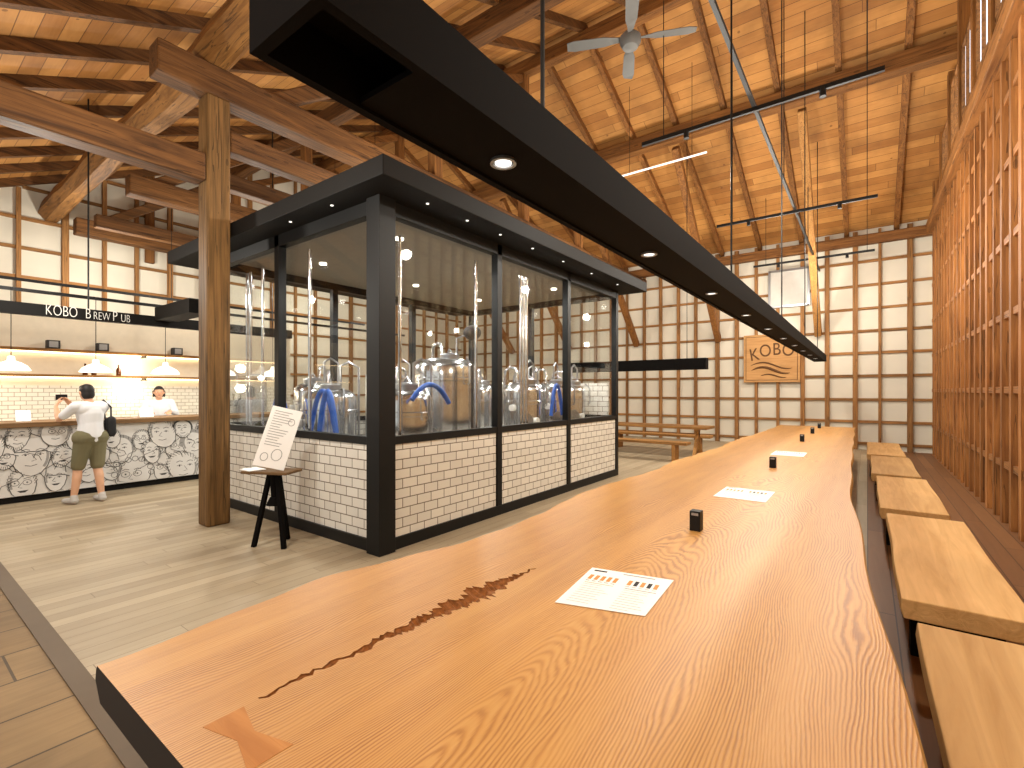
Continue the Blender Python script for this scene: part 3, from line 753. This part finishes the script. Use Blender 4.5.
def disc(cy, cz, ry, rz, m=0, x=FX, n=16):
    fan_([(cy+ry*math.cos(2*math.pi*k/n), cz+rz*math.sin(2*math.pi*k/n)) for k in range(n)], m, x)
def face(cy, cz, r, lay):
    x = FX+lay*.0006; sk = R.uniform(-.6, .6); asp = R.uniform(.62, .92); jaw = R.uniform(-.05, .16); fl = R.choice((-1, 1))
    def pt(a, rr=1.0):
        return (cy+rr*r*asp*math.cos(a)*(1+jaw*math.sin(a))+sk*rr*r*.3*math.sin(a), cz+rr*r*math.sin(a)*(1.0 if math.sin(a) > 0 else 1.08))
    hs = R.choice([0, 1, 2, 3, 4, 5, 3, 0, 0])
    # collar and shoulders
    ribbon([pt(-2.0, .95), (cy-.55*r, cz-1.25*r), (cy-1.15*r, cz-1.5*r), (cy-1.3*r, cz-1.9*r)], .009, False, 0, x)
    ribbon([pt(-1.1, .95), (cy+.55*r, cz-1.25*r), (cy+1.15*r, cz-1.5*r), (cy+1.3*r, cz-1.9*r)], .009, False, 0, x)
    if hs == 5: fan_([pt(k*math.pi/10-.1, 1.15) for k in range(11)], 0, x-.0001)
    fan_([pt(2*math.pi*k/18, .98 if hs != 5 else .95) for k in range(18)], 2, x)
    ribbon([pt(-math.pi-.2+(math.pi+.4)*k/14, 1+.02*math.sin(3*k)) for k in range(15)], .010, False, 0, x+.0002)
    if hs == 0:
        for k in range(16):
            a = .0+k*.21; ribbon([pt(a, .85), pt(a+.2, 1.12), pt(a+.35, 1.0)], .008, False, 0, x+.0003)
    elif hs == 1:
        for k in range(18):
            a = .05+k*.17; ribbon([pt(a, .75+.06*(k % 3)), pt(a+.05, 1.06)], .012, False, 0, x+.0003)
    elif hs == 2:
        for k in range(9):
            a = .1+k*.36; q = pt(a, 1.05); ribbon([(q[0]+.16*r*math.cos(t), q[1]+.16*r*math.sin(t)) for t in [j*.8 for j in range(8)]], .009, True, 0, x+.0003)
    elif hs == 3:
        ribbon([pt(-.1+k*.33, 1.05) for k in range(11)], r*.28, False, 1, x+.0003)
        for k in range(8): ribbon([pt(.1+k*.4, .92), pt(.2+k*.4, 1.17)], .007, False, 0, x+.0004)
    elif hs == 4:
        ribbon([pt(.5, 1.0), pt(.9, 1.25), pt(1.6, 1.35), pt(2.3, 1.25), pt(2.6, 1.0)], .011, False, 0, x+.0003); ribbon([pt(.35, .88), pt(2.8, .88)], .014, False, 0, x+.0003); ribbon([pt(.35, .8), pt(.1, 1.25)], .011, False, 0, x+.0003)
    ribbon([pt((0 if fl > 0 else math.pi)+(-.7+.2*k)*1.0, .86) for k in range(6)], r*.14, False, 1, x+.00025)
    gl = R.random() < .45
    for sg in (-1, 1):
        ex, ez = cy+sg*r*.3+fl*.08*r, cz+r*.12
        if gl: ribbon([(ex+r*.22*math.cos(t), ez+r*.18*math.sin(t)) for t in [j*.63 for j in range(10)]], .008, True, 0, x+.0003)
        else: ribbon([(ex-r*.15, ez), (ex, ez+.08*r), (ex+r*.15, ez)], .008, False, 0, x+.0003)
        disc(ex, ez, r*.05, r*.05, 0, x+.0003, 8)
        ribbon([(ex-r*.18, ez+r*.24), (ex, ez+r*.32), (ex+r*.18, ez+r*.26)], .010, False, 0, x+.0003)
    ribbon([(cy+fl*.05*r, cz+r*.1), (cy+fl*.22*r, cz-r*.18), (cy+fl*.02*r, cz-r*.24)], .008, False, 0, x+.0003)
    if R.random() < .35:
        fan_([(cy-.28*r, cz-.42*r), (cy-.12*r, cz-.55*r), (cy+.12*r, cz-.55*r), (cy+.3*r, cz-.4*r)], 0, x+.0003)
    else: ribbon([(cy-.25*r, cz-.46*r), (cy, cz-.52*r), (cy+.25*r, cz-.44*r)], .010, False, 0, x+.0003)
    if R.random() < .3:
        for k in range(9): a = -2.5+k*.22; ribbon([pt(a, .72), pt(a, .98)], .007, False, 0, x+.0003)
lay = 0
pos = []
for (row, z) in ((0, .88), (1, .6), (2, .3)):
    y = -2.4+row*.16
    while y < 5.5:
        pos.append((y+R.uniform(-.07, .07), z+R.uniform(-.1, .1), R.uniform(.14, .27))); y += .34
R.shuffle(pos)
for (cy, cz, rr) in pos:
    lay += 1; face(cy, cz, rr, lay*.4)
mk('mural', mu, [M['inkm'], M['inkg'], M['mural']], parent=cnt, kind='nofix', label='black and grey line drawing of a crowd of faces')

# back bar
mk('wall_bar', MB().box(-12.2, -12.05, -2.8, 6.6, 0, 3.1), M['cream'], kind='structure', label='cream painted back wall of the bar', cat='wall')
mk('trim_2', MB().box(-12.05, -12.035, -2.8, 6.6, .9, 1.7), M['tileW'], kind='structure', label='cream subway tile splashback behind the bar', cat='trim')
wk = mk('back_counter', MB().box(-12.03, -11.5, -2.6, 4.9, 0, .86), M['steeld'], label='stainless steel work counter behind the bar', cat='counter')
mk('worktop', MB().box(-12.03, -11.46, -2.6, 4.9, .86, .9), M['steel'], parent=wk)
def bottle(lab, mat, h=.26):
    return mk('bottle', MB().lathe([(.035, 0), (.04, .01), (.04, h*.55), (.015, h*.75), (.014, h), (.017, h)], seg=14), mat, smooth=True, label=lab, cat='bottle', group='bottles on the bar shelves')
def boxlamp(y):
    X = -11.9; e = mk('display_box', MB().box(X-.07, X+.07, y-.09, y+.09, 2.37, 2.52), M['rubber'], label='small dark box with glass face on bar shelf', cat='box', group='small boxes on the bar shelf', bevel=.006)
    mk('face_plate', MB().box(X+.071, X+.076, y-.06, y+.06, 2.39, 2.5), M['inkg'], parent=e)
for (z, lab) in ((1.86, 'lower wooden bar shelf with warm light strip'), (2.32, 'upper wooden bar shelf with warm light strip')):
    e = mk('shelf', MB().box(-12.05, -11.72, -2.4, 4.6, z, z+.04), wood('light', 1), label=lab, cat='shelf')
    mk('light_strip', MB().box(-12.03, -12.0, -2.35, 4.55, z-.02, z-.001), M['strip'], parent=e)
    for Y in (-1, 1.2, 3.4): mk('bracket', MB().box(-12.04, -11.75, Y, Y+.02, z-.05, z), M['black'], parent=e)
    light('POINT', (-11.7, 0.9, z-.2), 16, (1, .88, .7), .1, name='shelf_light'); light('POINT', (-11.7, 3.2, z-.2), 16, (1, .88, .7), .1, name='shelf_light')
for y in (1.2, 2.05, 2.75, 4.0): boxlamp(y)
b0 = bottle('brown glass bottle on the bar shelf', M['amberglass'], .22); b0.location = (-11.9, .9, 1.9)
for y in (1.0, 1.1, 2.5, 2.62, 3.0): dup(b0, (-11.9+R.uniform(-.03, .05), y, 1.9))
fr = empty('refrigerator', (-11.8, 5.3, 0), 'tall stainless steel refrigerator behind the bar', 'refrigerator')
mk('body', MB().box(-12.0, -11.45, 5.0, 5.7, 0, 2.0), M['steeld'], parent=fr, bevel=.01)
mk('door', MB().box(-11.45, -11.42, 5.03, 5.67, .1, 1.95), M['steel'], parent=fr, bevel=.005)
mk('handle', MB().cyl((-11.39, 5.1, .9), (-11.39, 5.1, 1.4), .012, seg=8), M['steeld'], parent=fr)
tp = empty('beer_tap_tower', (-10.1, 4.4, 1.15), 'steel beer tap tower standing on the bar counter', 'beer tap')
mk('column', MB().box(-10.15, -10.07, 4.05, 4.75, 1.3, 1.42).cyl((-10.11, 4.15, 1.15), (-10.11, 4.15, 1.3), .03).cyl((-10.11, 4.65, 1.15), (-10.11, 4.65, 1.3), .03), M['steel'], parent=tp)
for k in range(5): mk('tap_handle', MB().cyl((-10.18, 4.12+k*.14, 1.42), (-10.18, 4.12+k*.14, 1.55), .012, .02, 10), M['black'], parent=tp)
for (Y, w) in ((2.9, .2), (0.9, .25), (1.4, .16)):
    mk('menu_stand', MB().beam((-9.95, Y, 1.152), (-10.03, Y, 1.31), w, .012, up=(1, 0, 0)), M['paper'], label='small white menu stand on the bar counter', cat='menu')
fa = mk('bar_sign_beam', MB().box(-9.9, -9.78, -2.9, 5.4, 2.71, 2.88), M['black2'], label='black fascia beam carrying the white pub name', cat='sign', bevel=.005)
tm = MB(); xs_ = 1.6
for (tx, sz, wd) in (('KOBO', .23, .365), ('B', .23, .105), ('REW', .18, .23), ('P', .23, .1), ('UB', .18, .175)):
    textmesh(tm, tx, sz, frame((-9.775, xs_+wd/2, 2.80 if sz > .2 else 2.782), (0, .56, 0), (0, 0, 1)), bold=-.004)
    xs_ += wd+(.07 if tx == 'KOBO' else .0)
mk('lettering', tm, M['white'], parent=fa, kind='nofix')
for Y in (-1, 2.1, 5): mk('hanging_rod', MB().cyl((-9.82, Y, 2.88), (-9.82, Y, roof(Y)-.02), .012, seg=6), M['black'], parent=fa)
mk('canopy_beam', MB().box(-9.75, -8.3, 2.95, 3.25, 2.8, 3.02), M['black2'], label='black box beam joining bar fascia and brewing room', cat='beam')
def pendant(Y):
    X, Z = -9.95, 1.9
    e = empty('pendant_lamp', (X, Y, Z), 'white enamel pendant lamp above the bar counter', 'pendant lamp', 'white pendant lamps over the bar')
    mk('lamp_shade', MB().lathe([(.21, 0), (.205, .015), (.17, .07), (.10, .115), (.045, .14), (.04, .2), (.02, .21), (.015, .205), (.035, .13), (.09, .105), (.16, .062), (.2, 0)], (X, Y, Z), 28), M['shade'], parent=e, smooth=True)
    mk('bulb', MB().ell((X, Y, Z+.06), .04), M['lamp'], parent=e, smooth=True)
    mk('cord', MB().cyl((X, Y, Z+.2), (X, Y, 3.1), .005, seg=6), M['black'], parent=e)
    light('POINT', (X, Y, Z-.03), 12, (1, .92, .8), .05, name='pendant_light')
    return e
for k in range(6): pendant(.32+k*.95)

# ------------------------------------------------------------ smaller table and benches
pt_ = empty('picnic_table', (-4.6, 12.0, 0), 'plain wooden table standing near plaster wall', 'table')
mk('tabletop', MB().box(-6.2, -3.0, 11.65, 12.4, .69, .75), wood('light', 0), parent=pt_, bevel=.008)
for X in (-5.9, -3.3):
    mk('leg', MB().beam((X, 11.7, 0), (X, 12.1, .69), .07, .09).beam((X, 12.35, 0), (X, 11.95, .69), .07, .09), wood('light', 2), parent=pt_)
for Y in (10.95, 12.9):
    e = empty('bench', (-4.6, Y, 0), 'plain wooden bench beside the smaller table', 'bench', 'benches at the smaller table')
    mk('seat', MB().box(-6.1, -3.2, Y-.17, Y+.17, .39, .45), wood('light', 0), parent=e, bevel=.006)
    for X in (-5.7, -3.5): mk('leg', MB().box(X-.04, X+.04, Y-.14, Y+.14, 0, .39), wood('light', 2), parent=e)

sg = empty('wall_sign', (-2.32, YB-.13, 1.9), 'square wooden plaque with carved brewery lettering', 'sign')
mk('board', MB().box(-3.06, -1.56, YB-.17, YB-.1, 1.86, 3.3), wood('sign', 0), parent=sg, bevel=.01)
tm = MB()
for k, ch in enumerate('KOBO'):
    u = k-1.5; an = -u*.07+.05; zz = 2.82-.035*u*u+.035*u
    textmesh(tm, ch, .52, frame((-2.31+u*.30, YB-.174, zz), (.78*math.cos(an), 0, .78*math.sin(an)), (-math.sin(an), 0, math.cos(an))), 0, ext=.005, bold=.002)
def swoosh(x0, x1, z, amp, r0, m, dy):
    pts = [(x0+(x1-x0)*k/16, YB-dy, z+amp*math.sin(k/16*math.pi*1.7)) for k in range(17)]
    tm.tube(pts, [.006+r0*math.sin(k/16*math.pi)**.6 if 0 < k < 16 else .004 for k in range(17)], 8, m)
swoosh(-2.88, -1.74, 2.36, .10, .02, 0, .165); swoosh(-2.85, -1.80, 2.22, .10, .035, 0, .165); swoosh(-2.6, -1.9, 2.05, .05, .02, 0, .165)
for (x0, x1, z0, z1) in ((-3.0, -1.62, 3.225, 3.24), (-3.0, -1.62, 1.92, 1.935), (-3.0, -2.985, 1.92, 3.24), (-1.635, -1.62, 1.92, 3.24)):
    tm.box(x0, x1, YB-.176, YB-.169, z0, z1)
mk('lettering', tm, [wood('pub', 0)], parent=sg, kind='nofix')

# ------------------------------------------------------------ people
def hand(b, w, d, up, sgn, curl=.5):
    w = Vector(w); d = Vector(d).normalized(); up = Vector(up); up = (up-d*up.dot(d)).normalized(); sd = d.cross(up)*sgn
    for k in (-1, 0, 1): b.cap(w+sd*k*.02, .017, w+d*.085+sd*k*.027, .016)
    for k, (o, ln) in enumerate(((-.033, .07), (-.011, .08), (.011, .075), (.033, .058))):
        p = w+d*.085+sd*o; q = p+d*ln*.5-up*ln*.1*curl; r = q+d*ln*.35-up*ln*.45*curl
        b.cap(p, .0095, q, .0088); b.cap(q, .0088, r, .0075)
    p = w+d*.03-sd*.03; q = p+d*.035-sd*.03-up*.01; b.cap(p, .012, q, .011); b.cap(q, .011, q+d*.03-sd*.005-up*.012, .009)

def head(b, c):
    x, y, z = c
    b.ell((x, y, z+.012), (.077, .092, .105)); b.ell((x, y+.018, z-.045), (.058, .068, .062))
    b.cap((x, y+.088, z+.015), .009, (x, y+.105, z-.012), .014)
    b.ell((x, y+.083, z-.045), (.028, .012, .009)); b.ell((x, y+.072, z-.082), (.022, .018, .018))
    for s_ in (-1, 1):
        b.ell((x+s_*.079, y-.005, z), (.012, .022, .032)); b.cap((x+s_*.02, y+.083, z+.036), .008, (x+s_*.048, y+.073, z+.034), .008)

def eyes(root, c):
    x, y, z = c
    for s_ in (-1, 1):
        mk('eye', MB().ell((x+s_*.031, y+.077, z+.012), (.014, .010, .008)).ell((x+s_*.031, y+.0855, z+.012), (.006, .004, .006), m=1), [M['white'], M['hair']], parent=root)
    mk('lips', MB().ell((x, y+.0925, z-.047), (.022, .006, .006)), M['lip'], parent=root)

def body_parts(J):
    b = MB()
    hl, hr = J['hip']
    b.cap((hl[0], hl[1], .93), .115, (hr[0], hr[1], .93), .115, 1.0)
    b.cap((0, 0, .95), .14, (0, 0, 1.12), .125, .78); b.cap((0, 0, 1.12), .125, (0, 0.01, 1.27), .15, .75)
    b.cap((-.1, 0.0, 1.34), .085, (.1, 0.0, 1.34), .085); b.cap((-.15, 0, 1.39), .055, (.15, 0, 1.39), .055)
    c = J['head']; b.cap((0, 0, 1.40), .058, (c[0], c[1]-.02, c[2]-.07), .05)
    head(b, c)
    for sd, sgn in (('l', -1), ('r', 1)):
        h, k, a = J['hip'][0 if sd == 'l' else 1], J['knee_'+sd], J['ank_'+sd]
        b.cap(h, .088, k, .056); m = Vector(k).lerp(Vector(a), .3); b.cap(k, .054, m+Vector((0, -.012, 0)), .056); b.cap(m+Vector((0, -.012, 0)), .056, a, .036)
        b.cap((a[0], a[1]-.03, .04), .035, (a[0]+sgn*.02, a[1]+.14, .032), .03)
        s_, e, w = J['sh_'+sd], J['el_'+sd], J['wr_'+sd]
        b.cap(s_, .052, e, .038); m = Vector(e).lerp(Vector(w), .3); b.cap(e, .037, m, .04); b.cap(m, .04, w, .024)
        hand(b, w, J['hd_'+sd], J['up_'+sd], sgn)
    return b

def person(J, label, hairlong, legs_mat, trousers):
    body = mk('person', bake(body_parts(J), .0075, 3), M['skin'], smooth=True, label=label, cat='person', org=(0, 0, 0))
    b = MB()
    b.cap((0, 0, .95), .165, (0, 0, 1.12), .15, .82); b.cap((0, 0, 1.12), .15, (0, .01, 1.27), .17, .78)
    b.cap((-.1, 0, 1.345), .095, (.1, 0, 1.345), .095); b.cap((-.155, 0, 1.39), .066, (.155, 0, 1.39), .066)
    for sd in 'lr':
        s_, e, w = Vector(J['sh_'+sd]), Vector(J['el_'+sd]), Vector(J['wr_'+sd])
        b.cap(s_, .068, s_.lerp(e, .7), .06)
        if trousers: b.cap(s_.lerp(e, .7), .058, e, .052); b.cap(e, .05, w.lerp(e, .2), .038)
    mk('shirt', bake(b, .01, 4), M['shirt'], parent=body, smooth=True)
    b = MB(); hl, hr = [Vector(v) for v in J['hip']]
    b.cap((hl[0], hl[1], .93), .13, (hr[0], hr[1], .93), .13); b.cap((0, 0, .93), .15, (0, 0, 1.0), .15, .85)
    for sd, h in (('l', hl), ('r', hr)):
        k, a = Vector(J['knee_'+sd]), Vector(J['ank_'+sd])
        if trousers: b.cap(h, .11, k, .078); b.cap(k, .076, a.lerp(k, .1), .06)
        else: b.cap(h, .112, h.lerp(k, .88), .085)
    mk('trousers' if trousers else 'shorts', bake(b, .01, 4), legs_mat, parent=body, smooth=True)
    for sd, sgn in (('l', -1), ('r', 1)):
        a = J['ank_'+sd]; b = MB()
        b.cap((a[0], a[1]-.03, .052), .045, (a[0]+sgn*.02, a[1]+.15, .042), .038); b.cap((a[0], a[1]-.015, .06), .045, (a[0], a[1]-.01, .1), .045)
        s0 = bake(b, .008, 3); s0.v = [(v[0], v[1], max(v[2], .004)) for v in s0.v]
        mk('shoe', s0, M['shoe'], parent=body, smooth=True)
    x, y, z = J['head']; b = MB()
    b.ell((x, y-.014, z+.03), (.086, .092, .1)); b.ell((x, y-.04, z-.02), (.080, .066, .085)); b.ell((x, y+.03, z+.075), (.068, .055, .042))
    if hairlong: b.cap((x-.08, y-.02, z+.02), .022, (x-.082, y-.01, z-.07), .016); b.cap((x+.08, y-.02, z+.02), .022, (x+.082, y-.01, z-.07), .016); b.ell((x, y-.06, z-.05), (.075, .05, .06))
    h = bake(b, .008, 4)
    hv = []
    for v in h.v:
        vx, vy, vz = v
        if vy > y+.035 and vz < z+.055: vy = y+.035
        hv.append((vx, vy, vz))
    h.v = hv
    mk('hair', h, M['hair'], parent=body, smooth=True)
    eyes(body, J['head'])
    return body

J = dict(hip=((-.09, 0, .9), (.09, 0, .9)), knee_l=(-.12, .07, .49), knee_r=(.08, -.01, .49), ank_l=(-.17, .07, .09), ank_r=(.09, -.08, .09),
         head=(-.02, .06, 1.575), sh_l=(-.185, 0, 1.385), sh_r=(.185, 0, 1.385), el_l=(-.26, .22, 1.2), el_r=(.2, .24, 1.18),
         wr_l=(-.19, .42, 1.38), wr_r=(.0, .42, 1.38), hd_l=(.35, .2, .7), hd_r=(-.35, .2, .7), up_l=(-.6, .2, .6), up_r=(.6, .2, .6))
man = person(J, 'person in white t-shirt and olive shorts photographing the bar', False, M['olive'], False)
man.location = (-9.0, 1.95, 0); man.rotation_euler[2] = math.radians(108)
ph = mk('phone', MB().box(-.16, -.02, .475, .484, 1.47, 1.55), M['black'], label='black phone held up by the standing person', cat='phone', org=(0, 0, 0))
ph.location = man.location; ph.rotation_euler = man.rotation_euler
bg = empty('shoulder_bag', (0, 0, 0), 'black shoulder bag hanging beside the standing persons hip', 'bag')
b = MB().cap((.235, -.06, .98), .06, (.225, -.07, 1.17), .06, .8).cap((.235, .02, .98), .05, (.225, .01, 1.15), .05, .9)
mk('bag_body', bake(b, .01, 4), M['bagm'], parent=bg, smooth=True)
mk('strap', MB().tube([(.215, -.08, 1.2), (.215, -.08, 1.36), (.15, -.02, 1.468), (.2, .075, 1.38), (.22, .05, 1.18)], .012, 8), M['bagm'], parent=bg, smooth=True)
bg.location = man.location; bg.rotation_euler = man.rotation_euler
J2 = dict(J); J2.update(ank_l=(-.12, 0, .09), ank_r=(.12, 0, .09), knee_l=(-.11, .02, .49), knee_r=(.11, .02, .49), head=(0, .05, 1.57),
          el_l=(-.27, .06, 1.16), el_r=(.27, .06, 1.16), wr_l=(-.16, .28, 1.22), wr_r=(.16, .28, 1.22), hd_l=(.2, .8, -.2), hd_r=(-.2, .8, -.2), up_l=(0, .2, 1), up_r=(0, .2, 1))
w2 = person(J2, 'person in white shirt working behind the bar counter', True, M['bagm'], True)
w2.location = (-10.85, 3.35, 0); w2.rotation_euler[2] = math.radians(-105)

# ------------------------------------------------------------ lights
for (x, y, z, p) in [(-1.9, 6.4, 4.3, 210), (-.4, 6.4, 4.3, 200), (-1.9, 10.5, 4.3, 230), (-.4, 10.5, 4.3, 200), (-1.9, 14.0, 4.0, 120), (-.4, 14.0, 4.0, 120),
                     (-5.0, 11.0, 4.2, 240), (-9.5, 11.0, 4.2, 220), (-5.6, 5.0, 4.2, 140), (-9.3, 4.5, 3.8, 190), (-12.8, 3.0, 3.9, 190), (-8.3, 1.2, 3.3, 170), (-4.3, 1.2, 3.4, 180), (-1.0, -1.2, 3.4, 130), (.6, 2.5, 3.4, 120), (-13, 8, 4.0, 170)]:
    light('POINT', (x, y, z), p, (1, .945, .84), .09, name='hall_fill')  # added fill brightening roof and hall; only some hang below track heads
w = bpy.data.worlds.new('w'); scene.world = w; w.use_nodes = True
w.node_tree.nodes['Background'].inputs[0].default_value = (1, .98, .94, 1); w.node_tree.nodes['Background'].inputs[1].default_value = 0.9

scene.view_settings.view_transform = 'Standard'
cam = bpy.data.cameras.new('cam'); co = bpy.data.objects.new('camera', cam); COL.objects.link(co)
cam.lens = 480/1024*36; cam.sensor_width = 36; cam.shift_y = 7/1024; cam.clip_start = .02
co.location = (0, 0, 1.6); co.rotation_euler = (math.radians(90), 0, math.radians(36.5))
scene.camera = co
